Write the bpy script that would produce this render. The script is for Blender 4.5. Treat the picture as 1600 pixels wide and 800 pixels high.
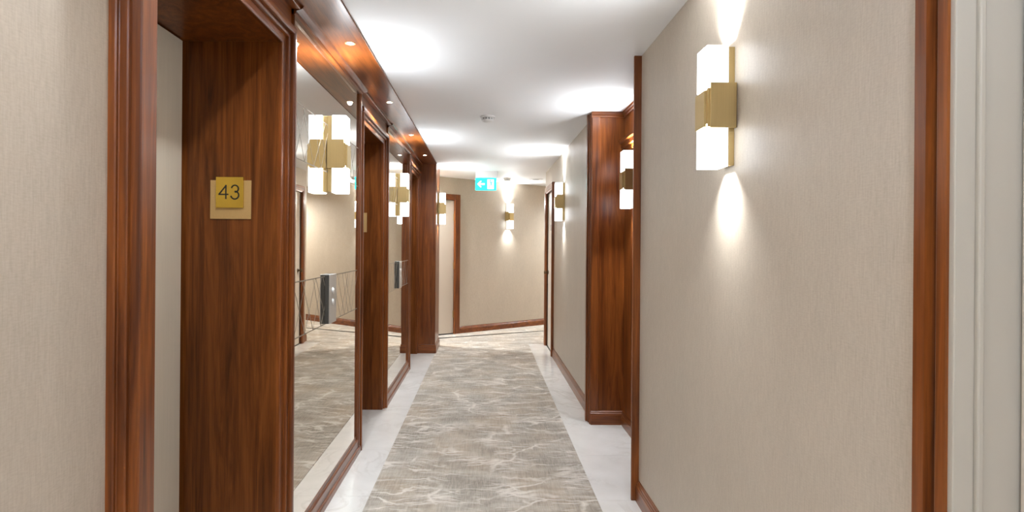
import bpy, bmesh, math, random
from mathutils import Vector, Matrix
random.seed(7)
S = bpy.context.scene
C = S.collection
for o in list(bpy.data.objects):
    bpy.data.objects.remove(o)

# ------------------------------------------------------------------ camera, world, exposure
FPX = 900.0                       # focal length in pixels of the 1600 x 800 frame
VX, VY = 757.5, 383.0             # where the corridor axis meets the picture
CAM_Z = 1.40
ROLL = 0.0075
cam_d = bpy.data.cameras.new('camera')
cam = bpy.data.objects.new('camera', cam_d)
C.objects.link(cam)
cam_d.sensor_fit = 'HORIZONTAL'
cam_d.sensor_width = 36.0
cam_d.lens = 36.0 * FPX / 1600.0
cam_d.shift_x = (800.0 - VX) / 1600.0
cam_d.shift_y = (VY - 400.0) / 1600.0
cam_d.clip_start = 0.02
cam.location = (0, 0, CAM_Z)
cam.matrix_world = Matrix.Translation((0, 0, CAM_Z)) @ Matrix.Rotation(math.pi / 2, 4, 'X') @ Matrix.Rotation(ROLL, 4, 'Z')
S.camera = cam

w = bpy.data.worlds.new('world'); S.world = w; w.use_nodes = True
w.node_tree.nodes['Background'].inputs[0].default_value = (0.9, 0.95, 1.0, 1)
w.node_tree.nodes['Background'].inputs[1].default_value = 0.05
S.view_settings.view_transform = 'Standard'
S.view_settings.look = 'None'
S.view_settings.exposure = 2.0
S.view_settings.gamma = 1.0
S.view_settings.use_curve_mapping = False
S.cycles.max_bounces = 10
S.cycles.diffuse_bounces = 6
S.cycles.glossy_bounces = 6
S.cycles.sample_clamp_indirect = 6.0
S.cycles.caustics_reflective = False
S.cycles.caustics_refractive = False

LAMP_COL = (0.955, 1.0, 1.045)
GLASS_EMIT = 1.6
BEAM_W = 0.75
WASH_W = 8.2
DOWN_W = 12.0
FILL_W = 40.0

# ------------------------------------------------------------------ materials
def new_mat(name):
    m = bpy.data.materials.new(name); m.use_nodes = True
    nt = m.node_tree
    return m, nt, nt.nodes['Principled BSDF']

def N(nt, typ, **kw):
    n = nt.nodes.new(typ)
    for k, v in kw.items():
        if k.startswith('i_'):
            n.inputs[k[2:].replace('_', ' ')].default_value = v
        else:
            setattr(n, k, v)
    return n

def L(nt, a, b): nt.links.new(a, b)

def mapping(nt, scale, coord='Object', rot=(0, 0, 0)):
    tc = N(nt, 'ShaderNodeTexCoord'); mp = N(nt, 'ShaderNodeMapping')
    mp.inputs['Scale'].default_value = scale
    mp.inputs['Rotation'].default_value = rot
    L(nt, tc.outputs[coord], mp.inputs['Vector'])
    return mp.outputs['Vector']

def noise(nt, vec, scale, detail=4, rough=0.55, dist=0.0):
    n = N(nt, 'ShaderNodeTexNoise')
    n.inputs['Scale'].default_value = scale; n.inputs['Detail'].default_value = detail
    n.inputs['Roughness'].default_value = rough; n.inputs['Distortion'].default_value = dist
    L(nt, vec, n.inputs['Vector'])
    return n.outputs['Fac']

def ramp(nt, fac, stops):
    r = N(nt, 'ShaderNodeValToRGB')
    e = r.color_ramp.elements
    while len(e) < len(stops): e.new(0.5)
    for k, (p, c) in enumerate(stops):
        e[k].position = p
        e[k].color = (c, c, c, 1) if isinstance(c, (int, float)) else (*c, 1)
    L(nt, fac, r.inputs['Fac'])
    return r.outputs['Color']

def mix(nt, fac, a, b, typ='MIX'):
    m = N(nt, 'ShaderNodeMix', data_type='RGBA', blend_type=typ)
    if isinstance(fac, (int, float)): m.inputs[0].default_value = fac
    else: L(nt, fac, m.inputs[0])
    for k, v in ((6, a), (7, b)):
        if isinstance(v, tuple): m.inputs[k].default_value = (*v, 1)
        else: L(nt, v, m.inputs[k])
    return m.outputs[2]

def math_n(nt, op, a, b=None):
    m = N(nt, 'ShaderNodeMath', operation=op)
    for k, v in ((0, a), (1, b)):
        if v is None: continue
        if isinstance(v, (int, float)): m.inputs[k].default_value = v
        else: L(nt, v, m.inputs[k])
    return m.outputs[0]

def bump(nt, bsdf, h, strength, dist=0.002):
    b = N(nt, 'ShaderNodeBump'); b.inputs['Strength'].default_value = strength; b.inputs['Distance'].default_value = dist
    L(nt, h, b.inputs['Height']); L(nt, b.outputs['Normal'], bsdf.inputs['Normal'])

def wood_mat(name, axis, coat=0.35, spec=0.35, dark=(0.078, 0.0175, 0.0028), mid=(0.195, 0.052, 0.0085), light=(0.32, 0.096, 0.0165)):
    m, nt, b = new_mat(name)
    sc = {'x': (0.9, 14, 14), 'y': (14, 0.9, 14), 'z': (14, 14, 0.9)}[axis]
    sf = {'x': (5, 160, 160), 'y': (160, 5, 160), 'z': (160, 160, 5)}[axis]
    v = mapping(nt, sc)
    n1 = noise(nt, v, 1.0, 5, 0.6, 1.6)
    n2 = noise(nt, mapping(nt, sf), 1.0, 3, 0.6)
    c = ramp(nt, n1, [(0.28, dark), (0.5, mid), (0.74, light)])
    f = ramp(nt, n2, [(0.35, 0.62), (0.62, 1.0)])
    L(nt, mix(nt, 0.75, c, f, 'MULTIPLY'), b.inputs['Base Color'])
    b.inputs['Roughness'].default_value = 0.34
    b.inputs['Specular IOR Level'].default_value = spec
    b.inputs['Coat Weight'].default_value = coat
    b.inputs['Coat Roughness'].default_value = 0.2
    bump(nt, b, n2, 0.05)
    return m

WOOD_Z = wood_mat('mahogany_upright', 'z')
WOOD_Y = wood_mat('mahogany_along', 'y')
WOOD_X = wood_mat('mahogany_across', 'x')
WOOD_SHADED = wood_mat('mahogany_shaded', 'z', 0.08, 0.22, (0.058, 0.016, 0.003), (0.16, 0.046, 0.0085), (0.26, 0.082, 0.0165))  # mahogany darkened: the low light of the portals is put into the colour
WOOD_SATIN = wood_mat('mahogany_satin', 'z', 0.08, 0.25)

def wallpaper(name, c0, c1, c2):
    m, nt, b = new_mat(name)
    fibre = noise(nt, mapping(nt, (190, 190, 22)), 1.0, 4, 0.6)
    weave = noise(nt, mapping(nt, (70, 70, 260)), 1.0, 2, 0.5)
    blotch = noise(nt, mapping(nt, (7, 7, 2.4)), 1.0, 5, 0.65)
    col = ramp(nt, mix(nt, 0.4, fibre, weave), [(0.32, c0), (0.52, c1), (0.72, c2)])
    sh = ramp(nt, blotch, [(0.3, 0.93), (0.7, 1.0)])
    L(nt, mix(nt, 1.0, col, sh, 'MULTIPLY'), b.inputs['Base Color'])
    b.inputs['Roughness'].default_value = 0.45
    bump(nt, b, mix(nt, 0.4, fibre, weave), 0.22, 0.0012)
    return m

PAPER = wallpaper('silk_wallpaper', (0.438, 0.371, 0.292), (0.497, 0.425, 0.340), (0.555, 0.480, 0.390))
PAPER_L = PAPER

def plain(name, col, rough=0.5, metal=0.0, spec=0.5, coat=0.0):
    m, nt, b = new_mat(name)
    b.inputs['Base Color'].default_value = (*col, 1)
    b.inputs['Roughness'].default_value = rough
    b.inputs['Metallic'].default_value = metal
    b.inputs['Specular IOR Level'].default_value = spec
    b.inputs['Coat Weight'].default_value = coat
    return m

def painted(name, col, rough):
    m, nt, b = new_mat(name)
    n = noise(nt, mapping(nt, (3, 3, 3)), 1.0, 3)
    L(nt, mix(nt, n, tuple(0.97 * c for c in col), col), b.inputs['Base Color'])
    b.inputs['Roughness'].default_value = rough
    fine = noise(nt, mapping(nt, (140, 140, 140)), 1.0, 2)
    bump(nt, b, fine, 0.04)
    return m

def brushed(name, col, rough, scale, metal=1.0):
    m, nt, b = new_mat(name)
    n = noise(nt, mapping(nt, scale), 1.0, 3, 0.6)
    L(nt, mix(nt, n, tuple(0.82 * c for c in col), col), b.inputs['Base Color'])
    b.inputs['Metallic'].default_value = metal
    b.inputs['Roughness'].default_value = rough
    bump(nt, b, n, 0.05)
    return m

CEIL = painted('ceiling_paint', (0.90, 0.91, 0.92), 0.6)
CREAM = painted('cream_door_paint', (0.59, 0.515, 0.43), 0.38)
JAMB = painted('grey_cream_gloss_paint', (0.44, 0.405, 0.34), 0.28)
STEEL = brushed('elevator_steel', (0.76, 0.69, 0.56), 0.45, (300, 300, 4), 0.25)
CHROME = brushed('polished_steel', (0.64, 0.64, 0.63), 0.36, (200, 200, 3), 0.7)
GUNMETAL = plain('dark_steel_side', (0.09, 0.088, 0.082), 0.4, 0.5)
BRASS = brushed('satin_brass', (0.60, 0.455, 0.215), 0.36, (220, 220, 5), 0.9)
BRONZE = brushed('dark_bronze', (0.17, 0.115, 0.06), 0.35, (90, 90, 90))
GOLD_PALE = brushed('pale_gold', (0.56, 0.36, 0.14), 0.5, (160, 6, 160), 0.25)
GOLD_BRIGHT = brushed('bright_gold', (0.66, 0.43, 0.06), 0.24, (160, 6, 160), 0.75)
BLACK = plain('black_enamel', (0.012, 0.012, 0.012), 0.4)
DARK = plain('shadow_gap', (0.010, 0.008, 0.007), 0.7)
WHITE_PL = plain('white_plastic', (0.80, 0.80, 0.79), 0.4)
GREY_PL = plain('grey_grille', (0.30, 0.30, 0.30), 0.6)
MIRROR = plain('bronze_tint_mirror', (0.74, 0.685, 0.60), 0.012, 1.0)
ETCH = plain('etched_frost', (0.25, 0.21, 0.16), 0.4, 0.2)
SCREED = plain('screed', (0.10, 0.095, 0.09), 0.9)

def emit(name, col, st):
    m = bpy.data.materials.new(name); m.use_nodes = True
    nt = m.node_tree; nt.nodes.clear()
    e = N(nt, 'ShaderNodeEmission'); o = N(nt, 'ShaderNodeOutputMaterial')
    e.inputs[0].default_value = (*col, 1); e.inputs[1].default_value = st
    L(nt, e.outputs[0], o.inputs[0])
    return m

GLOW = emit('lit_opal_glass', LAMP_COL, GLASS_EMIT)
LENS = emit('lit_lens', (1.0, 0.93, 0.82), 14.0)
SIGN_T = emit('sign_turquoise', (0.02, 0.66, 0.62), 1.05)
SIGN_W = emit('sign_white', (0.62, 1.0, 0.98), 0.95)

def marble_mat():
    m, nt, b = new_mat('white_marble')
    v = mapping(nt, (1, 1, 1), rot=(0, 0, 0.5))
    n1 = noise(nt, v, 2.2, 8, 0.62, 1.4)
    vein = ramp(nt, n1, [(0.455, 0.0), (0.495, 1.0), (0.505, 1.0), (0.55, 0.0)])
    n2 = noise(nt, v, 1.3, 3, 0.5)
    msk = ramp(nt, n2, [(0.40, 0.0), (0.60, 0.5)])
    f = math_n(nt, 'MULTIPLY', vein, msk)
    cloud = ramp(nt, noise(nt, v, 5.0, 4, 0.5), [(0.3, (0.675, 0.655, 0.62)), (0.7, (0.745, 0.725, 0.69))])
    L(nt, mix(nt, f, cloud, (0.50, 0.46, 0.41)), b.inputs['Base Color'])
    b.inputs['Roughness'].default_value = 0.16
    return m
MARBLE = marble_mat()

def carpet_mat():
    m, nt, b = new_mat('woven_carpet')
    tc = N(nt, 'ShaderNodeTexCoord')
    # fine weave streaks along the corridor
    st = noise(nt, mapping(nt, (230, 14, 1)), 1.0, 3, 0.7)
    st2 = noise(nt, mapping(nt, (90, 5, 1)), 1.0, 3, 0.6)
    patch = noise(nt, mapping(nt, (2.6, 1.7, 1)), 1.0, 3, 0.55)
    base = ramp(nt, st, [(0.28, (0.20, 0.172, 0.135)), (0.5, (0.33, 0.29, 0.238)), (0.75, (0.425, 0.38, 0.32))])
    base = mix(nt, ramp(nt, patch, [(0.42, 0.0), (0.64, 0.65)]), base, (0.45, 0.36, 0.265), 'MIX')
    base = mix(nt, 0.55, base, ramp(nt, st2, [(0.33, 0.60), (0.6, 1.0)]), 'MULTIPLY')
    # pale branching veins: strands run across the corridor and gather into knots on a few lines
    def coords(jx, jy, seed):
        wn = N(nt, 'ShaderNodeTexNoise'); wn.inputs['Scale'].default_value = 1.0; wn.inputs['Detail'].default_value = 4; wn.inputs['Roughness'].default_value = 0.55
        mp = N(nt, 'ShaderNodeMapping'); mp.inputs['Scale'].default_value = (3.2, 3.0, 1); mp.inputs['Location'].default_value = (seed, seed * 1.7, 0)
        L(nt, tc.outputs['Object'], mp.inputs['Vector']); L(nt, mp.outputs[0], wn.inputs['Vector'])
        wv = N(nt, 'ShaderNodeVectorMath', operation='MULTIPLY_ADD')
        L(nt, wn.outputs['Color'], wv.inputs[0]); wv.inputs[1].default_value = (jx, jy, 0); L(nt, tc.outputs['Object'], wv.inputs[2])
        return wv.outputs[0]
    veins = None
    for sc, wd, jx, jy, k, lo in (((1.9, 5.2, 1), 0.055, 0.38, 0.32, 0.0, 0.38), ((3.0, 15.0, 1), 0.075, 0.30, 0.16, 3.7, 0.44), ((1.6, 22.0, 1), 0.09, 0.30, 0.22, 8.1, 0.46)):
        mp = N(nt, 'ShaderNodeMapping'); mp.inputs['Scale'].default_value = sc; mp.inputs['Location'].default_value = (k, k, 0)
        L(nt, coords(jx, jy, k + 1.3), mp.inputs['Vector'])
        vo = N(nt, 'ShaderNodeTexVoronoi', feature='DISTANCE_TO_EDGE'); vo.inputs['Scale'].default_value = 1.0; vo.inputs['Randomness'].default_value = 1.0
        L(nt, mp.outputs[0], vo.inputs['Vector'])
        ln = ramp(nt, vo.outputs['Distance'], [(0.0, 1.0), (wd * 0.4, 0.7), (wd, 0.0)])
        gate = ramp(nt, noise(nt, mapping(nt, (3.0 + k * 0.2, 4.2, 1)), 1.0, 3), [(lo, 0.04), (lo + 0.2, 1.0)])
        ln = math_n(nt, 'MULTIPLY', ln, gate)
        veins = ln if veins is None else math_n(nt, 'MAXIMUM', veins, ln)
    haze = ramp(nt, noise(nt, mapping(nt, (3.2, 7.0, 1)), 1.0, 4, 0.6), [(0.45, 0.0), (0.72, 0.45)])
    veins = math_n(nt, 'MAXIMUM', math_n(nt, 'MULTIPLY', veins, 0.92), haze)
    col = mix(nt, veins, base, (0.68, 0.63, 0.56))
    L(nt, col, b.inputs['Base Color'])
    b.inputs['Roughness'].default_value = 0.95
    b.inputs['Specular IOR Level'].default_value = 0.1
    b.inputs['Sheen Weight'].default_value = 0.15
    bump(nt, b, math_n(nt, 'ADD', st, math_n(nt, 'MULTIPLY', veins, 0.8)), 0.5, 0.003)
    return m
CARPET = carpet_mat()

# ------------------------------------------------------------------ geometry helpers
class MB:
    def __init__(self): self.v = []; self.f = []
    def box(self, x0, x1, y0, y1, z0, z1):
        x0, x1 = sorted((x0, x1)); y0, y1 = sorted((y0, y1)); z0, z1 = sorted((z0, z1))
        k = len(self.v)
        self.v += [(x, y, z) for z in (z0, z1) for x, y in ((x0, y0), (x1, y0), (x1, y1), (x0, y1))]
        self.f += [(k, k+3, k+2, k+1), (k+4, k+5, k+6, k+7), (k, k+1, k+5, k+4), (k+1, k+2, k+6, k+5), (k+2, k+3, k+7, k+6), (k+3, k, k+4, k+7)]
        return self
    def loft(self, a, b):
        """two rings of equal length joined and capped"""
        k = len(self.v); n = len(a)
        self.v += list(a) + list(b)
        self.f += [(k+i, k+(i+1) % n, k+n+(i+1) % n, k+n+i) for i in range(n)]
        self.f += [tuple(range(k+n-1, k-1, -1)), tuple(range(k+n, k+2*n))]
        return self
    def bar(self, p, q, nrm, wd, th):
        """flat strip from p to q, width wd in the plane with normal nrm, thickness th along it"""
        p, q, nrm = Vector(p), Vector(q), Vector(nrm)
        d = (q - p).normalized(); s = d.cross(nrm).normalized() * wd / 2; t = nrm * th
        self.loft([tuple(p - s), tuple(p + s), tuple(p + s + t), tuple(p - s + t)], [tuple(q - s), tuple(q + s), tuple(q + s + t), tuple(q - s + t)])
        return self
    def lathe(self, prof, n=32, c=(0, 0, 0)):
        k = len(self.v); m = len(prof)
        for i in range(n):
            a = 2 * math.pi * i / n
            self.v += [(c[0] + r * math.cos(a), c[1] + r * math.sin(a), c[2] + z) for r, z in prof]
        for i in range(n):
            j = (i + 1) % n
            for t in range(m - 1):
                self.f.append((k+i*m+t, k+j*m+t, k+j*m+t+1, k+i*m+t+1))
        self.f.append(tuple(k+i*m for i in range(n))[::-1]); self.f.append(tuple(k+i*m+m-1 for i in range(n)))
        return self
    def build(self, name, mat, parent=None, bevel=0.0, smooth=False, base=None):
        off = Vector(base) if base else (Vector(parent['_b']) if parent is not None and '_b' in parent else Vector((0, 0, 0)))
        me = bpy.data.meshes.new(name)
        me.from_pydata([tuple(Vector(p) - off) for p in self.v], [], self.f)
        bm = bmesh.new(); bm.from_mesh(me); bmesh.ops.recalc_face_normals(bm, faces=bm.faces); bm.to_mesh(me); bm.free()
        me.materials.append(mat)
        o = bpy.data.objects.new(name, me); C.objects.link(o)
        if parent is not None:
            o.parent = parent
            if '_b' in parent: o['_b'] = tuple(parent['_b'])
        elif base is not None:
            o.location = off; o['_b'] = tuple(off)
        else:
            o['_b'] = (0.0, 0.0, 0.0)
        if bevel:
            md = o.modifiers.new('bevel', 'BEVEL'); md.width = bevel; md.segments = 2; md.limit_method = 'ANGLE'; md.angle_limit = math.radians(35)
        if smooth:
            for p in me.polygons: p.use_smooth = True
            md = o.modifiers.new('edges', 'EDGE_SPLIT'); md.split_angle = math.radians(40)
        return o

def box(*a): return MB().box(*a)

def tag(o, label=None, cat=None, group=None, kind=None):
    if label: o['label'] = label
    if cat: o['category'] = cat
    if group: o['group'] = group
    if kind: o['kind'] = kind
    return o

def empty(name, loc, rz=0.0):
    """rz != 0: the parts are given in local coordinates"""
    o = bpy.data.objects.new(name, None); C.objects.link(o)
    o.empty_display_size = 0.1
    o.location = loc; o.rotation_euler = (0, 0, rz)
    return o

def wempty(name, loc):
    """parts given in world coordinates"""
    o = empty(name, loc); o['_b'] = tuple(loc); return o

def struct(o, label=None):
    o['kind'] = 'structure'
    if label: o['label'] = label
    return o

# ------------------------------------------------------------------ measured layout (metres; X right, Y along the corridor)
CEIL_Z = 2.45
Y_BACK = -3.2
XR = 0.857                 # right wall, near stretch
XR2 = 0.874                # right wall, far stretch
XW = -0.870                # left wall core
P0 = Vector((-0.40, 9.10, 0)); D = Vector((0.8, 0.6, 0))      # the slanted end wall
NW = Vector((D.y, -D.x, 0))                                   # its face, looking back into the corridor

# ------------------------------------------------------------------ ceiling, floor, carpet
c = struct(box(-3.2, 5.5, Y_BACK - 0.1, 13.5, CEIL_Z, CEIL_Z + 0.1).build('ceiling', CEIL), 'smooth white painted corridor ceiling')
fl = struct(box(-3.2, 5.5, Y_BACK - 0.1, 13.5, -0.08, -0.015).build('floor', SCREED), 'floor with white marble borders beside the carpet')
EL = [(1.447, 2.43), (3.955, 4.873), (6.50, 7.375)]            # elevator openings
def slab(x0, x1, y0, y1):
    g = 0.0006
    box(x0 + g, x1 - g, y0 + g, y1 - g, -0.015, 0.0).build('marble_slab', MARBLE, fl)
ys = [-3.2, -2.2, -1.2, -0.2, 0.6, 1.42, 2.47, 3.2, 3.93, 4.90, 5.70, 6.48, 7.42]
for a, b_ in zip(ys, ys[1:]): slab(-1.34 if round(a, 2) in (1.42, 3.93, 6.48) else -0.890, -0.63, a, b_)
ys = [-3.2, -2.2, -1.2, -0.2, 0.75, 1.6, 2.4, 3.17, 3.85, 4.54, 5.4, 6.3, 7.2, 8.2]
for a, b_ in zip(ys, ys[1:]): slab(0.63, 1.10 if round(a, 2) in (3.17, 3.85) else 0.874, a, b_)

cp = MB()
outline = [(-0.63, Y_BACK), (0.63, Y_BACK), (0.63, 8.2), (0.874, 8.2), (0.874, 8.31), (5.2, 8.31 + 4.33 * 0.75)]
far = lambda x: 9.10 + (x + 0.40) * 0.75
outline += [(5.2, far(5.2)), (-2.0, far(-2.0)), (-2.0, 8.0), (-0.63, 8.0)]
cp.loft([(x, y, -0.015) for x, y in outline], [(x, y, 0.003) for x, y in outline])
tag(cp.build('carpet_runner', CARPET), 'grey taupe woven carpet with pale branching veins running down the corridor', 'carpet')

# ------------------------------------------------------------------ walls
wl = MB()
X0 = -1.42
wl.box(X0, -0.886, Y_BACK, 1.39, 0, CEIL_Z)                    # near papered stretch
struct(wl.build('wall_left', PAPER), 'papered wall beside the nearest elevator')
core = MB()
for a, b_ in ((1.39, 1.42), (2.46, 3.925), (4.90, 6.47), (7.405, 7.44)):
    core.box(X0, XW, a, b_, 0, CEIL_Z)
for a, b_ in ((1.42, 2.46), (3.925, 4.90), (6.47, 7.405)):
    core.box(X0, XW, a, b_, 2.28, CEIL_Z)
    core.box(X0 - 0.25, X0 - 0.2, a - 0.2, b_ + 0.2, 0, CEIL_Z)
struct(core.build('wall_elevator', DARK))
struct(box(-2.0, -0.66, 7.44, 7.985, 0, CEIL_Z).build('wall_branch', PAPER))

wr = MB()
wr.box(XR, 1.5, Y_BACK, 0.10, 0, CEIL_Z)
wr.box(XR, 1.5, 0.10, 1.06, 2.20, CEIL_Z)
wr.box(XR, 1.5, 1.06, 3.17, 0, CEIL_Z)
struct(wr.build('wall_right', PAPER), 'taupe silk papered wall on the right carrying the largest sconce')
wr = MB()
wr.box(1.12, 1.5, 3.17, 4.55, 0, CEIL_Z)
wr.box(XR2, 1.5, 4.55, 7.345, 0, CEIL_Z)
wr.box(XR2, 1.5, 8.06, 8.31, 0, CEIL_Z)
wr.box(XR2, 1.5, 7.345, 8.06, 2.12, CEIL_Z)
wr.box(XR2 + 0.12, 1.5, 7.345, 8.06, 0, 2.12)
wr.loft([(XR2 + 0.05, 8.30, 0), (5.2, 8.30 + 4.276 * 0.75, 0), (5.2, 8.0, 0), (1.4, 8.0, 0)],
        [(XR2 + 0.05, 8.30, CEIL_Z), (5.2, 8.30 + 4.276 * 0.75, CEIL_Z), (5.2, 8.0, CEIL_Z), (1.4, 8.0, CEIL_Z)])
struct(wr.build('wall_right_far', PAPER), 'papered wall beyond the wooden recess')

def on_far(s, off=0.0, z=0.0):
    p = P0 + D * s + NW * off
    return (p.x, p.y, z)
def far_box(mb, s0, s1, o0, o1, z0, z1):
    ring = lambda z: [on_far(s0, o0, z), on_far(s1, o0, z), on_far(s1, o1, z), on_far(s0, o1, z)]
    return mb.loft(ring(z0), ring(z1))
wf = MB()
far_box(wf, 0.0 - 0.04, 7.0, -0.3, 0.0, 0, CEIL_Z)
far_box(wf, -2.2, -1.0, -0.3, 0.0, 0, CEIL_Z)
far_box(wf, -1.0, -0.04, -0.3, 0.0, 2.15, CEIL_Z)
far_box(wf, -1.0, -0.04, -0.3, -0.12, 0, 2.15)
struct(wf.build('wall_end', PAPER), 'slanted papered wall closing the corridor')
struct(box(-1.6, 1.6, Y_BACK - 0.1, Y_BACK, 0, CEIL_Z).build('wall_back', PAPER))
struct(box(5.15, 5.3, 9.0, 13.5, 0, CEIL_Z).build('wall_side', PAPER))

# ------------------------------------------------------------------ trims: skirtings, soffit, pilaster, recess panelling
SK = [(0.0, 0.0), (0.018, 0.0), (0.018, 0.075), (0.015, 0.080), (0.015, 0.088), (0.011, 0.092), (0.011, 0.101), (0.005, 0.106), (0.005, 0.112), (0.0, 0.112)]
def skirting(name, a, b_, nrm, mat, parent=None, label=None, k=1.0):
    a, b_, nrm = Vector((*a, 0)), Vector((*b_, 0)), Vector((*nrm, 0))
    m = MB().loft([tuple(a + nrm * p * k + Vector((0, 0, z))) for p, z in SK], [tuple(b_ + nrm * p * k + Vector((0, 0, z))) for p, z in SK])
    o = m.build(name, mat, parent)
    if parent is None: struct(o, label)
    return o
skirting('baseboard_right', (XR, 1.128), (XR, 3.168), (-1, 0), WOOD_Y, label='stepped mahogany skirting below the largest sconce')
skirting('baseboard_right_far', (XR2, 4.64), (XR2, 7.255), (-1, 0), WOOD_Y, label='stepped mahogany skirting on the far right wall')
skirting('baseboard_corner', (XR2, 8.15), (XR2, 8.31), (-1, 0), WOOD_Y)
skirting('baseboard_side', (XR2, 8.31), (XR2 + 4.2 * 0.8, 8.31 + 4.2 * 0.6), (-0.6, 0.8), WOOD_X)
e0 = on_far(0.0); e1 = on_far(6.5)
skirting('baseboard_end', e0[:2], e1[:2], tuple(NW[:2]), WOOD_X, label='mahogany skirting along the slanted end wall')
skirting('baseboard_left', (-0.886, Y_BACK), (-0.886, 1.35), (1, 0), WOOD_Y)
skirting('baseboard_right_near', (XR, Y_BACK), (XR, 0.01), (-1, 0), WOOD_Y)

# soffit boards over the marble on the left
sf = wempty('trim_1', (-0.745, 2.0, 2.44))
box(-0.875, -0.625, Y_BACK, 7.44, 2.441, 2.4505).build('soffit_board', WOOD_Y, sf)
box(-0.6255, -0.6225, Y_BACK, 7.44, 2.4385, 2.4505).build('edge_strip', WOOD_SHADED, sf)
struct(sf, 'polished mahogany soffit over the elevator side with small downlights')

# pilaster at the end of the elevator row
pl = wempty('trim_2', (-0.76, 7.7, 0))
m = MB().box(-0.90, -0.632, 7.432, 8.0, 0.0, 2.4499); m.build('shaft', WOOD_Z, pl, 0.003)
for nm, r in (('plinth', (-0.868, -0.617, 7.417, 8.015, 0.0, 0.085)), ('plinth_cap', (-0.868, -0.624, 7.424, 8.008, 0.085, 0.112))):
    box(*r).build(nm, WOOD_X, pl, 0.004)
struct(pl, 'mahogany pilaster ending the row of elevators')

# recess on the right: end board, panelled far cheek, back panelling
rc = wempty('trim_3', (1.0, 3.9, 0))
box(0.816, 1.12, 3.17, 3.186, 0, 2.4495).build('end_board', WOOD_Z, rc, 0.003)
box(1.095, 1.12, 3.186, 4.53, 0.0, 2.4495).build('back_panel', WOOD_SATIN, rc)
box(0.832, 1.10, 4.524, 4.55, 0.0, 2.4495).build('cheek_panel', WOOD_SATIN, rc)
for k, (xx, a, b_) in enumerate(((0.837, 4.516, 4.566), (0.826, 4.566, 4.602), (0.813, 4.602, 4.640))):
    box(xx, 0.90, a, b_, 0.0, 2.4495).build('corner_strip', WOOD_Z, rc, 0.003)
skirting('recess_skirting', (0.838, 4.524), (1.095, 4.524), (0, -1), WOOD_X, rc)
skirting('recess_skirting', (1.095, 3.186), (1.095, 4.524), (-1, 0), WOOD_Y, rc)
CR = [(0, 0), (0.012, 0), (0.012, 0.012), (0.022, 0.020), (0.022, 0.034), (0.03, 0.04), (0, 0.04)]
MB().loft([(0.83, 4.524 - p, 2.4095 + z) for p, z in CR], [(1.095, 4.524 - p, 2.4095 + z) for p, z in CR]).build('crown', WOOD_X, rc)
MB().loft([(1.095 - p, 3.186, 2.4095 + z) for p, z in CR], [(1.095 - p, 4.524, 2.4095 + z) for p, z in CR]).build('crown', WOOD_Y, rc)
HD = [(0, 0), (0.016, 0), (0.016, 0.035), (0.030, 0.040), (0.030, 0.075), (0.045, 0.082), (0.045, 0.105), (0, 0.105)]
MB().loft([(1.095 - p, 3.186, 2.125 + z) for p, z in HD], [(1.095 - p, 4.524, 2.125 + z) for p, z in HD]).build('head_moulding', WOOD_Y, rc)
struct(rc, 'mahogany panelled recess holding a sconce on the right')

# ------------------------------------------------------------------ elevators
ARCH = [(0.0, -0.006), (0.0, 0.007), (0.002, 0.010), (0.010, 0.012), (0.034, 0.012), (0.037, 0.011), (0.037, 0.022), (0.039, 0.025), (0.046, 0.027), (0.053, 0.026), (0.056, 0.024), (0.056, 0.038), (0.058, 0.042), (0.066, 0.045), (0.080, 0.045), (0.087, 0.042), (0.089, 0.038), (0.089, -0.002)]
NEAR = [(0.0, -0.006), (0.0, 0.042), (0.003, 0.045), (0.065, 0.045), (0.068, 0.042), (0.070, 0.024), (0.072, 0.023), (0.082, 0.023), (0.085, 0.020), (0.085, 0.004), (0.087, 0.002), (0.094, 0.002), (0.097, -0.001), (0.097, -0.018)]
def casing(parent, y0, y1, zh, xw, sg, prof, mats, k0=1.0, near=None, names=('jamb_casing', 'jamb_casing', 'head_casing')):
    """mitred casing round an opening in a wall at x = xw, proud towards sg"""
    P = lambda p: xw + sg * p
    pr0 = near or [(a * k0, p) for a, p in prof]
    n = MB().loft([(P(p), y0 - a, 0.0) for a, p in pr0], [(P(p), y0 - a, zh + a) for a, p in pr0]); n.build(names[0], mats[0], parent)
    n = MB().loft([(P(p), y1 + a, 0.0) for a, p in prof], [(P(p), y1 + a, zh + a) for a, p in prof]); n.build(names[1], mats[0], parent)
    n = MB().loft([(P(p), y0 - a * k0, zh + a) for a, p in prof], [(P(p), y1 + a, zh + a) for a, p in prof]); n.build(names[2], mats[1], parent)

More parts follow.
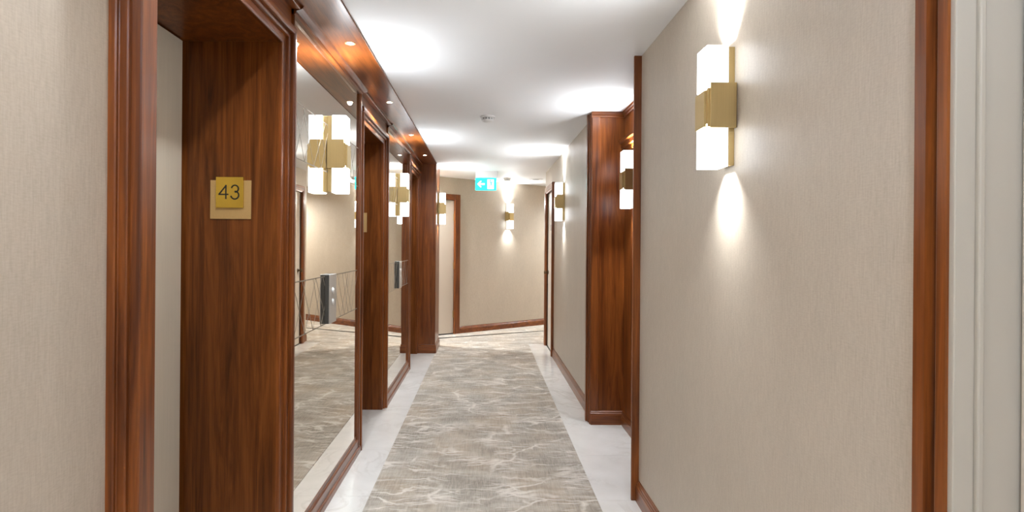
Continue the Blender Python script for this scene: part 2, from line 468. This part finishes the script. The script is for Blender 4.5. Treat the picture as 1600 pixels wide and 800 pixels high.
ZH = 2.25
el_labels = ['nearest elevator with pale steel doors in a deep mahogany portal', 'middle elevator portal between the two mirrors', 'farthest elevator portal beside the pilaster']
for i, (y0, y1) in enumerate(EL):
    d = wempty('door_%d' % (i + 1), (-1.1, (y0 + y1) / 2, 0))
    struct(d, el_labels[i])
    casing(d, y0, y1, ZH, XW, 1, ARCH, (WOOD_Z, WOOD_Y), 1.0 if i == 0 else 0.55, NEAR if i == 0 else None)
    box(-1.30, -0.8765, y1, y1 + 0.02, 0, ZH + 0.02).build('side_lining', WOOD_SHADED, d)
    box(-1.30, -0.8765, y0 - 0.02, y0, 0, ZH + 0.02).build('side_lining', WOOD_SHADED, d)
    box(-1.30, -0.8765, y0, y1, ZH, ZH + 0.02).build('head_lining', WOOD_SHADED, d)
    ym = (y0 + y1) / 2
    for a, b_ in ((y0, ym - 0.001), (ym + 0.001, y1 - 0.024)):
        box(-1.30, -1.268, a, b_, 0.006, ZH - 0.006).build('door_leaf', STEEL, d, 0.002)
    box(-1.315, -1.302, y0, y1, 0.0, ZH).build('gap_shade', DARK, d)  # near-black sheet that paints the shade in the gap beside the leaf
    box(-1.39, -1.255, y0, y1, -0.001, 0.004).build('sill', CHROME, d)
    # fascia above the head casing
    yy0 = 1.36 if i == 0 else y0 - 0.05
    box(XW, -0.852, yy0, y1 + 0.085, 2.33, 2.441).build('fascia', WOOD_Y, d)
    box(XW, -0.812, yy0, y1 + 0.085, 2.424, 2.4412).build('fascia_bead', WOOD_Y, d, 0.003)

# ------------------------------------------------------------------ mirrors between the elevators
MX = -0.851
BASE = [(0.0, 0.0), (0.026, 0.0), (0.026, 0.030), (0.023, 0.036), (0.016, 0.040), (0.016, 0.088), (0.012, 0.094), (0.006, 0.098), (0.006, 0.118), (0.0, 0.122)]
def lattice(mb, ya, yb, za, zb, seed, gaps=()):
    """thin straight etched lines crossing inside a band on the mirror"""
    r = random.Random(seed)
    nx = Vector((1, 0, 0))
    def put(p, q, wd=0.0052): mb.bar((MX, p[0], p[1]), (MX, q[0], q[1]), nx, wd, 0.0004)
    put((ya, za), (yb, za)); put((ya, zb), (yb, zb))
    y = ya + 0.02
    while y < yb - 0.03:
        for s in (1, -1):
            run = r.uniform(0.13, 0.22) * s
            q = y + run
            a, b_ = (y, za), (q, zb)
            if q > yb: a, b_ = (y, za), (yb, za + (zb - za) * (yb - y) / run)
            if q < ya: a, b_ = (y, za), (ya, za + (zb - za) * (ya - y) / run)
            put(a, b_)
        y += r.uniform(0.085, 0.165)
mirror_labels = ['near tall bronze tinted mirror in a mahogany frame, left of the carpet', 'far narrow looking bronze tinted mirror beyond the middle elevator']
MIR = [(2.522, 3.900), (4.965, 6.440)]
for i, (y0, y1) in enumerate(MIR):
    t = tag(wempty('wall_mirror', (MX, (y0 + y1) / 2, 0)), mirror_labels[i], 'mirror', 'mirrors between the elevators')
    g = box(XW + 0.001, MX, y0 + 0.01, y1 - 0.01, 0.10, 2.43).build('mirror_glass', MIRROR, t)
    m = MB(); lattice(m, y0 + 0.03, y1 - 0.05, 0.972, 1.226, 11 + i); lattice(m, y0 + 0.03, y1 - 0.05, 1.786, 2.040, 21 + i)
    m.build('etched_lattice', ETCH, g)
    MB().loft([(MX + p - 0.004, y0, z) for p, z in BASE], [(MX + p - 0.004, y1, z) for p, z in BASE]).build('bottom_rail', WOOD_Y, t)
    STL = [(0.0, -0.018), (0.0, 0.008), (0.012, 0.010), (0.016, 0.016), (0.032, 0.017), (0.035, 0.012), (0.05, 0.012), (0.05, -0.018)]
    MB().loft([(MX + p, y1 - 0.052 + a, 0.0) for a, p in STL], [(MX + p, y1 - 0.052 + a, 2.441) for a, p in STL]).build('stile', WOOD_Z, t)
    MB().loft([(MX + p * 0.6, y0 + 0.012 - a * 0.24, 0.0) for a, p in STL], [(MX + p * 0.6, y0 + 0.012 - a * 0.24, 2.441) for a, p in STL]).build('stile', WOOD_Z, t)
    TR = [(-0.018, 2.405), (0.010, 2.405), (0.016, 2.410), (0.018, 2.420), (0.030, 2.423), (0.046, 2.430), (0.052, 2.4412), (-0.018, 2.4412)]
    MB().loft([(MX + p, y0, z) for p, z in TR], [(MX + p, y1, z) for p, z in TR]).build('top_rail', WOOD_Y, t)

# ------------------------------------------------------------------ doors with cream leaves
DC = [(0.0, -0.02), (0.0, 0.020), (0.018, 0.022), (0.022, 0.030), (0.080, 0.033), (0.085, 0.028), (0.085, -0.02)]
d = wempty('door_4', (XR + 0.1, 0.6, 0)); struct(d, 'grey cream door in a mahogany casing at the right edge')
casing(d, 0.10, 1.058, 2.12, XR, -1, [(0.0, -0.03), (0.0, 0.010), (0.020, 0.012), (0.026, -0.014), (0.034, -0.014), (0.038, 0.020), (0.064, 0.022), (0.068, 0.016), (0.068, -0.01)], (WOOD_Z, WOOD_Y))
for s, yj in ((1, 1.058), (-1, 0.10)):
    y_in = yj + s * 0.0
    box(XR - 0.004, XR + 0.034, y_in - s * 0.012, y_in + s * 0.02, 0, 2.12).build('jamb', JAMB, d, 0.002)
    box(XR + 0.034, XR + 0.046, y_in - s * 0.020, y_in + s * 0.02, 0, 2.12).build('jamb_bead', JAMB, d, 0.003)
    box(XR + 0.046, XR + 0.150, y_in - s * 0.014, y_in + s * 0.02, 0, 2.12).build('jamb', JAMB, d, 0.002)
box(XR - 0.004, XR + 0.15, 0.10, 1.056, 2.108, 2.135).build('head_lining', JAMB, d)
box(XR + 0.112, XR + 0.150, 0.118, 1.039, 0.006, 2.104).build('door_leaf', CREAM, d, 0.002)
box(XR, XR + 0.14, 0.10, 1.056, -0.004, 0.004).build('threshold', MARBLE, d)
box(XR + 0.15, 1.05, 0.0, 1.15, 0.0, 2.2).build('backing', DARK, d)

d = wempty('door_5', (XR2, 7.7, 0)); struct(d, 'cream door with a bronze knob at the far end of the right wall')
casing(d, 7.345, 8.06, 2.12, XR2, -1, DC, (WOOD_Z, WOOD_Y))
lf = box(XR2 + 0.012, XR2 + 0.05, 7.35, 8.055, 0.006, 2.115).build('door_leaf', CREAM, d, 0.002)
def lathe_x(prof, cx, cy, cz, sg, n=20):
    m = MB().lathe(prof, n)
    m.v = [(cx + sg * z, cy + x, cz + y) for x, y, z in m.v]
    return m
lathe_x([(0.026, 0), (0.026, 0.006), (0.010, 0.009), (0.010, 0.030), (0.022, 0.036), (0.028, 0.048), (0.024, 0.060), (0.010, 0.066)], XR2 + 0.012, 7.975, 1.03, -1).build('door_knob', BRONZE, lf, smooth=True)
box(XR2 + 0.008, XR2 + 0.012, 7.64, 7.76, 1.60, 1.68).build('number_plate', BRONZE, lf)
for z in (0.25, 1.06, 1.87):
    box(XR2 - 0.004, XR2 + 0.012, 7.346, 7.362, z, z + 0.10).build('hinge', BRONZE, lf)

d = wempty('door_6', on_far(-0.5)); struct(d, 'cream exit door at the left of the slanted end wall')
for nm, ring in (('jamb_casing', (-0.10, 0.0, 0.0, 2.19)), ('jamb_casing', (-1.06, -0.96, 0.0, 2.19)), ('head_casing', (-0.96, -0.10, 2.10, 2.19))):
    far_box(MB(), ring[0], ring[1], -0.02, 0.022, ring[2], ring[3]).build(nm, WOOD_Z if nm[0] == 'j' else WOOD_X, d, 0.004)
for nm, ring in (('jamb_bead', (-0.105, -0.07, 0.0, 2.105)), ('jamb_bead', (-0.99, -0.955, 0.0, 2.105))):
    far_box(MB(), ring[0], ring[1], 0.0, 0.03, ring[2], ring[3]).build(nm, WOOD_Z, d, 0.004)
lf = far_box(MB(), -0.955, -0.104, -0.055, -0.008, 0.018, 2.096).build('door_leaf', CREAM, d, 0.002)
for z in (0.26, 1.02, 1.78):
    far_box(MB(), -0.115, -0.098, -0.012, 0.004, z, z + 0.11).build('hinge', BRASS, lf)
far_box(MB(), -0.96, -0.10, -0.06, 0.0, -0.004, 0.012).build('threshold', DARK, d)

# ------------------------------------------------------------------ sconces
def spot(name, parent, loc, target, energy, angle, blend, size, col=LAMP_COL):
    ld = bpy.data.lights.new(name, 'SPOT'); ld.energy = energy; ld.spot_size = math.radians(angle); ld.spot_blend = blend
    ld.shadow_soft_size = size; ld.color = col
    o = bpy.data.objects.new(name, ld); C.objects.link(o); o.parent = parent
    o.location = loc
    o.rotation_euler = (Vector(target) - Vector(loc)).to_track_quat('-Z', 'Y').to_euler()
    return o

def make_sconce():
    """local: wall at x = 0, lamp stands out to +x, y along the wall"""
    t = empty('wall_sconce', (0, 0, 0))
    box(0.0, 0.027, -0.036, 0.036, -0.203, 0.206).build('back_plate', BRASS, t, 0.0015)
    box(0.026, 0.100, -0.047, 0.047, 0.060, 0.208).build('upper_shade', GLOW, t, 0.0015)
    box(0.026, 0.100, -0.047, 0.047, -0.208, -0.062).build('lower_shade', GLOW, t, 0.0015)
    box(0.020, 0.094, -0.044, 0.044, -0.07, 0.07).build('core', BRASS, t)
    for s in (-1, 1):
        box(0.002, 0.091, s * 0.043, s * 0.058, -0.077, 0.077).build('side_plate', BRASS, t, 0.001)
        box(0.080, 0.098, s * 0.040, s * 0.050, -0.072, 0.060).build('corner_fin', BRASS, t, 0.001)
    box(0.094, 0.108, -0.042, 0.042, -0.072, 0.052).build('front_plate', BRASS, t, 0.001)
    for s in (-1, 1):
        nm = 'up' if s > 0 else 'down'
        ld = bpy.data.lights.new('lamp_' + nm, 'AREA'); ld.shape = 'RECTANGLE'; ld.size = 0.036; ld.size_y = 0.080
        ld.energy = BEAM_W; ld.color = LAMP_COL; ld.spread = math.radians(98)
        lo = bpy.data.objects.new('lamp_' + nm, ld); C.objects.link(lo); lo.parent = t
        lo.location = (0.032, 0, s * 0.2115); lo.rotation_euler = (0 if s < 0 else math.pi, 0, 0)
    spot('lamp_wash', t, (0.085, 0, 0.212), (0.75, 0, 0.65), WASH_W, 160, 1.0, 0.03)
    return t
def copy_tree(o, parent=None):
    cc = o.copy(); C.objects.link(cc); cc.parent = parent
    for ch in list(o.children): copy_tree(ch, cc)
    return cc
SZ = 1.884
fw = P0 + D * 0.975
sconces = [
    ((XR, 2.02, SZ), math.pi, 'largest brass sconce with two opal glass blocks, on the near right wall'),
    ((MX, 3.14, SZ), 0.0, 'brass and opal glass sconce on the near mirror'),
    ((MX, 5.64, SZ), 0.0, 'brass and opal glass sconce on the far mirror'),
    ((-0.632, 7.72, SZ), 0.0, 'brass and opal glass sconce on the side of the pilaster'),
    ((fw.x, fw.y, SZ), math.atan2(NW.y, NW.x), 'brass and opal glass sconce on the slanted end wall'),
    ((XR2, 6.36, SZ), math.pi, 'brass and opal glass sconce on the far right papered wall'),
    ((1.095, 4.20, SZ), math.pi, 'brass and opal glass sconce inside the wooden recess'),
    ((XR, -0.3, SZ), math.pi, 'added unseen brass and opal glass sconce on the right wall behind the viewer'),  # this sconce and those below are added unseen, as fill light
    ((-0.886, 0.1, SZ), 0.0, 'added unseen brass and opal glass sconce on the left papered wall beside the viewer'),
    ((-0.886, -2.1, SZ), 0.0, 'added unseen brass and opal glass sconce on the left wall far behind the viewer'),
]
proto = make_sconce()
for i, (loc, rz, lab) in enumerate(sconces):
    o = proto if i == 0 else copy_tree(proto)
    o.location = loc; o.rotation_euler = (0, 0, rz)
    tag(o, lab, 'wall lamp', 'brass and glass wall sconces')
# one more added unseen round the corner, to light the right-hand branch
q = P0 + D * 4.0
o = copy_tree(proto); o.location = (q.x, q.y, SZ); o.rotation_euler = (0, 0, math.atan2(NW.y, NW.x))
tag(o, 'added unseen brass and opal glass sconce round the corner in the right branch', 'wall lamp', 'brass and glass wall sconces')

# ------------------------------------------------------------------ soffit downlights
def make_downlight():
    t = empty('recessed_downlight', (0, 0, 0))
    m = MB(); n = 28
    m.lathe([(0.019, 0.001), (0.019, -0.0015), (0.027, -0.002), (0.028, 0.001)], n)
    m.build('bezel', BRASS, t, smooth=True)
    MB().lathe([(0.0185, 0.001), (0.0185, -0.0008), (0.010, -0.0022)], n).build('lens', LENS, t, smooth=True)
    spot('lamp', t, (0, 0, -0.006), (0, 0, -1), DOWN_W, 155, 0.7, 0.018)
    return t
dl = make_downlight()
names = ['nearest', 'second', 'third', 'farthest']
for i, y in enumerate((2.987, 4.22, 5.47, 6.70, 1.74, 0.49, -0.76, -2.0)):  # those beside and behind the viewer are added unseen, as fill light
    o = dl if i == 0 else copy_tree(dl)
    o.location = (-0.706, y, 2.441)
    lab = ('%s of the four small round downlights in view along the wooden soffit' % names[i]) if i < 4 else ['soffit downlight over the nearest elevator, just above the frame', 'added unseen soffit downlight over the left papered wall, beside the viewer', 'added unseen soffit downlight over the left papered wall, behind the viewer', 'added unseen soffit downlight over the left papered wall, farthest behind the viewer'][i - 4]
    tag(o, lab, 'downlight', 'soffit downlights' if i < 4 else 'soffit downlights out of view')

# unseen ceiling downlights added as fill light: over the viewer and round the corner
def make_fill_downlight():
    t = empty('fill_downlight', (0, 0, 0))
    MB().lathe([(0.042, 0.001), (0.042, -0.002), (0.055, -0.003), (0.057, 0.001)], 28).build('bezel', WHITE_PL, t, smooth=True)
    MB().lathe([(0.0415, 0.001), (0.0415, -0.001), (0.02, -0.003)], 28).build('lens', LENS, t, smooth=True)
    spot('lamp', t, (0, 0, -0.02), (0, 0, -1), FILL_W, 165, 0.6, 0.05)
    return t
cl = make_fill_downlight()
for i, (x, y, lab) in enumerate(((0.5, 0.40, 'added unseen white ceiling downlight just over the viewer'), (0.1, -1.8, 'added unseen white ceiling downlight behind the viewer'),
                                 (2.4, 10.25, 'added unseen white ceiling downlight round the corner of the right branch'), (-1.25, 8.25, 'added unseen white ceiling downlight in front of the exit door behind the pilaster'))):
    o = cl if i == 0 else copy_tree(cl)
    o.location = (x, y, CEIL_Z)
    lo = [ch for ch in o.children if ch.type == 'LIGHT'][0]
    lo.data = lo.data.copy(); lo.data.color = (0.80, 0.97, 1.25) if i < 2 else LAMP_COL  # the near pair is tinted cool to whiten the left wall
    lo.data.energy = FILL_W * (0.20, 0.9, 2.0, 1.9)[i]
    tag(o, lab, 'downlight', 'added fill downlights out of view')

# ------------------------------------------------------------------ number plaques
def text_obj(body, size, loc, rot, mat, parent, name, ext=0.0008):
    cu = bpy.data.curves.new(name, 'FONT'); cu.body = body; cu.size = size; cu.extrude = ext
    cu.align_x = 'CENTER'; cu.align_y = 'CENTER'
    tmp = bpy.data.objects.new(name, cu); C.objects.link(tmp)
    dg = bpy.context.evaluated_depsgraph_get()
    me = bpy.data.meshes.new_from_object(tmp.evaluated_get(dg))
    bpy.data.objects.remove(tmp)
    o = bpy.data.objects.new(name, me); C.objects.link(o)
    me.materials.clear(); me.materials.append(mat)
    o.parent = parent; o.location = loc; o.rotation_euler = rot
    return o
def arc(cx, cz, r, a0, a1, n=14):
    return [(cx + r * math.cos(math.radians(a0 + (a1 - a0) * k / n)), cz + r * math.sin(math.radians(a0 + (a1 - a0) * k / n))) for k in range(n + 1)]
def stroke(mb, pts, wd, y, th):
    for p, q in zip(pts, pts[1:]):
        p, q = Vector((p[0], y, p[1])), Vector((q[0], y, q[1]))
        e = (q - p).normalized() * wd * 0.25
        mb.bar(tuple(p - e), tuple(q + e), (0, -1, 0), wd, th)
def make_plaque():
    """local: faces -y, origin at the lower edge on the wall"""
    t = empty('floor_number_plaque', (0, 0, 0))
    box(-0.086, 0.086, -0.004, 0.0, 0.0, 0.163).build('back_plate', GOLD_PALE, t, 0.0006)
    f = box(-0.059, 0.056, -0.012, -0.004, 0.047, 0.176).build('front_plate', GOLD_BRIGHT, t, 0.0008)
    m = MB()
    stroke(m, [(-0.0155, 0.1405), (-0.0455, 0.103), (-0.0075, 0.103)], 0.0055, -0.012, 0.0008)
    stroke(m, [(-0.0165, 0.1415), (-0.0165, 0.085)], 0.0055, -0.012, 0.0008)
    m.build('numeral', BLACK, f)
    m = MB()
    stroke(m, arc(0.0215, 0.1270, 0.0145, 165, -88) , 0.0055, -0.012, 0.0008)
    stroke(m, arc(0.0210, 0.1000, 0.0165, 88, -165), 0.0055, -0.012, 0.0008)
    m.build('numeral', BLACK, f)
    return t
pq = make_plaque()
for i, (x, y, lab) in enumerate(((-1.072, EL[0][1], 'gold square plaque reading 43 inside the nearest elevator portal'), (-1.085, EL[1][1], 'gold square plaque half hidden inside the middle elevator portal'))):
    o = pq if i == 0 else copy_tree(pq)
    o.location = (x, y, 1.502)
    tag(o, lab, 'plaque', 'floor number plaques')

# ------------------------------------------------------------------ elevator call panels on the mirrors
def make_call():
    t = empty('call_panel', (0, 0, 0))
    box(0.0004, 0.022, -0.070, 0.070, -0.131, 0.131).build('housing', GUNMETAL, t, 0.001)
    box(0.022, 0.026, -0.071, 0.071, -0.132, 0.132).build('face_plate', CHROME, t, 0.001)
    for z in (0.040, -0.020):
        bt = MB().lathe([(0.017, 0.0), (0.017, 0.003), (0.013, 0.0045), (0.004, 0.005)], 24)
        bt.v = [(0.026 + zz, x, z + y) for x, y, zz in bt.v]
        b2 = bt.build('button', WHITE_PL, t, smooth=True)
        bt = MB().lathe([(0.021, 0.0), (0.021, 0.0015), (0.017, 0.002)], 24)
        bt.v = [(0.026 + zz, x, z + y) for x, y, zz in bt.v]
        bt.build('button_ring', CHROME, t, smooth=True)
    return t
ca = make_call()
for i, (y, lab) in enumerate(((3.14, 'steel call panel with two round buttons on the near mirror'), (5.66, 'steel call panel with two round buttons on the far mirror'))):
    o = ca if i == 0 else copy_tree(ca)
    o.location = (MX, y, 1.104)
    tag(o, lab, 'call panel', 'elevator call panels')

# ------------------------------------------------------------------ ceiling fittings
def smoke(loc, lab):
    t = tag(empty('smoke_detector', loc), lab, 'smoke detector', 'smoke detectors on the ceiling')
    MB().lathe([(0.062, 0.0), (0.062, -0.010), (0.055, -0.014), (0.050, -0.014)], 32).build('base', WHITE_PL, t, smooth=True)
    MB().lathe([(0.043, -0.012), (0.043, -0.030)], 32).build('sensor_grille', GREY_PL, t, smooth=True)
    for k in range(12):
        a = 2 * math.pi * k / 12
        m = box(0.041, 0.050, -0.004, 0.004, -0.031, -0.012)
        m.v = [(x * math.cos(a) - y * math.sin(a), x * math.sin(a) + y * math.cos(a), z) for x, y, z in m.v]
        m.build('rib', WHITE_PL, t)
    MB().lathe([(0.050, -0.030), (0.048, -0.036), (0.036, -0.045), (0.012, -0.049)], 32).build('cap', WHITE_PL, t, smooth=True)
smoke((0.015, 4.70, CEIL_Z), 'round white smoke detector in the middle of the ceiling')
smoke((0.345, 9.02, CEIL_Z), 'smaller looking white smoke detector beside the exit sign')
t = tag(empty('ceiling_speaker', (0.80, 9.12, CEIL_Z)), 'flat round ceiling grille near the right corner at the far end', 'speaker')
MB().lathe([(0.11, 0.0), (0.11, -0.005), (0.098, -0.007)], 36).build('rim', WHITE_PL, t, smooth=True)
MB().lathe([(0.097, -0.003), (0.05, -0.0075), (0.01, -0.0075)], 36).build('grille', GREY_PL, t, smooth=True)

# exit sign
ES = (0.012, 8.22, 2.45)
t = tag(empty('exit_sign', ES), 'turquoise exit sign with a white arrow and running figure, hung from the ceiling', 'exit sign')
box(-0.150, 0.165, -0.035, 0.035, -0.092, 0.0).build('housing', WHITE_PL, t, 0.004)
pnl = box(-0.152, 0.145, -0.012, 0.012, -0.268, -0.090).build('panel', SIGN_T, t, 0.002)
yf = -0.012
m = MB()
def flat(mb, pts, y0=yf, th=0.0012):
    mb.loft([(x, y0, z) for x, z in pts], [(x, y0 - th, z) for x, z in pts])
flat(m, [(-0.128, -0.180), (-0.075, -0.130), (-0.064, -0.141), (-0.090, -0.167), (-0.020, -0.167), (-0.020, -0.193), (-0.090, -0.193), (-0.064, -0.219), (-0.075, -0.230)])
m.build('arrow', SIGN_W, pnl)
m = MB(); flat(m, [(0.018, -0.112), (0.112, -0.112), (0.112, -0.250), (0.018, -0.250)])
dr = m.build('doorway', SIGN_W, pnl)
m = MB()
def limb(p, q, wd): m.bar((p[0], yf - 0.0012, p[1]), (q[0], yf - 0.0012, q[1]), (0, -1, 0), wd, 0.001)
flat(m, [(0.060 + 0.011 * math.cos(a * 0.5236), -0.130 + 0.011 * math.sin(a * 0.5236)) for a in range(12)], yf - 0.0012, 0.001)
for p, q, wd in (((0.066, -0.146), (0.074, -0.186), 0.018), ((0.064, -0.148), (0.040, -0.158), 0.008), ((0.040, -0.158), (0.032, -0.176), 0.007), ((0.070, -0.148), (0.090, -0.164), 0.008), ((0.090, -0.164), (0.102, -0.154), 0.007), ((0.072, -0.184), (0.050, -0.204), 0.010), ((0.050, -0.204), (0.044, -0.236), 0.009), ((0.076, -0.184), (0.088, -0.210), 0.010), ((0.088, -0.210), (0.106, -0.224), 0.009)):
    limb(p, q, wd)
m.build('running_figure', SIGN_T, dr)

for o in bpy.data.objects:
    if '_b' in o: del o['_b']
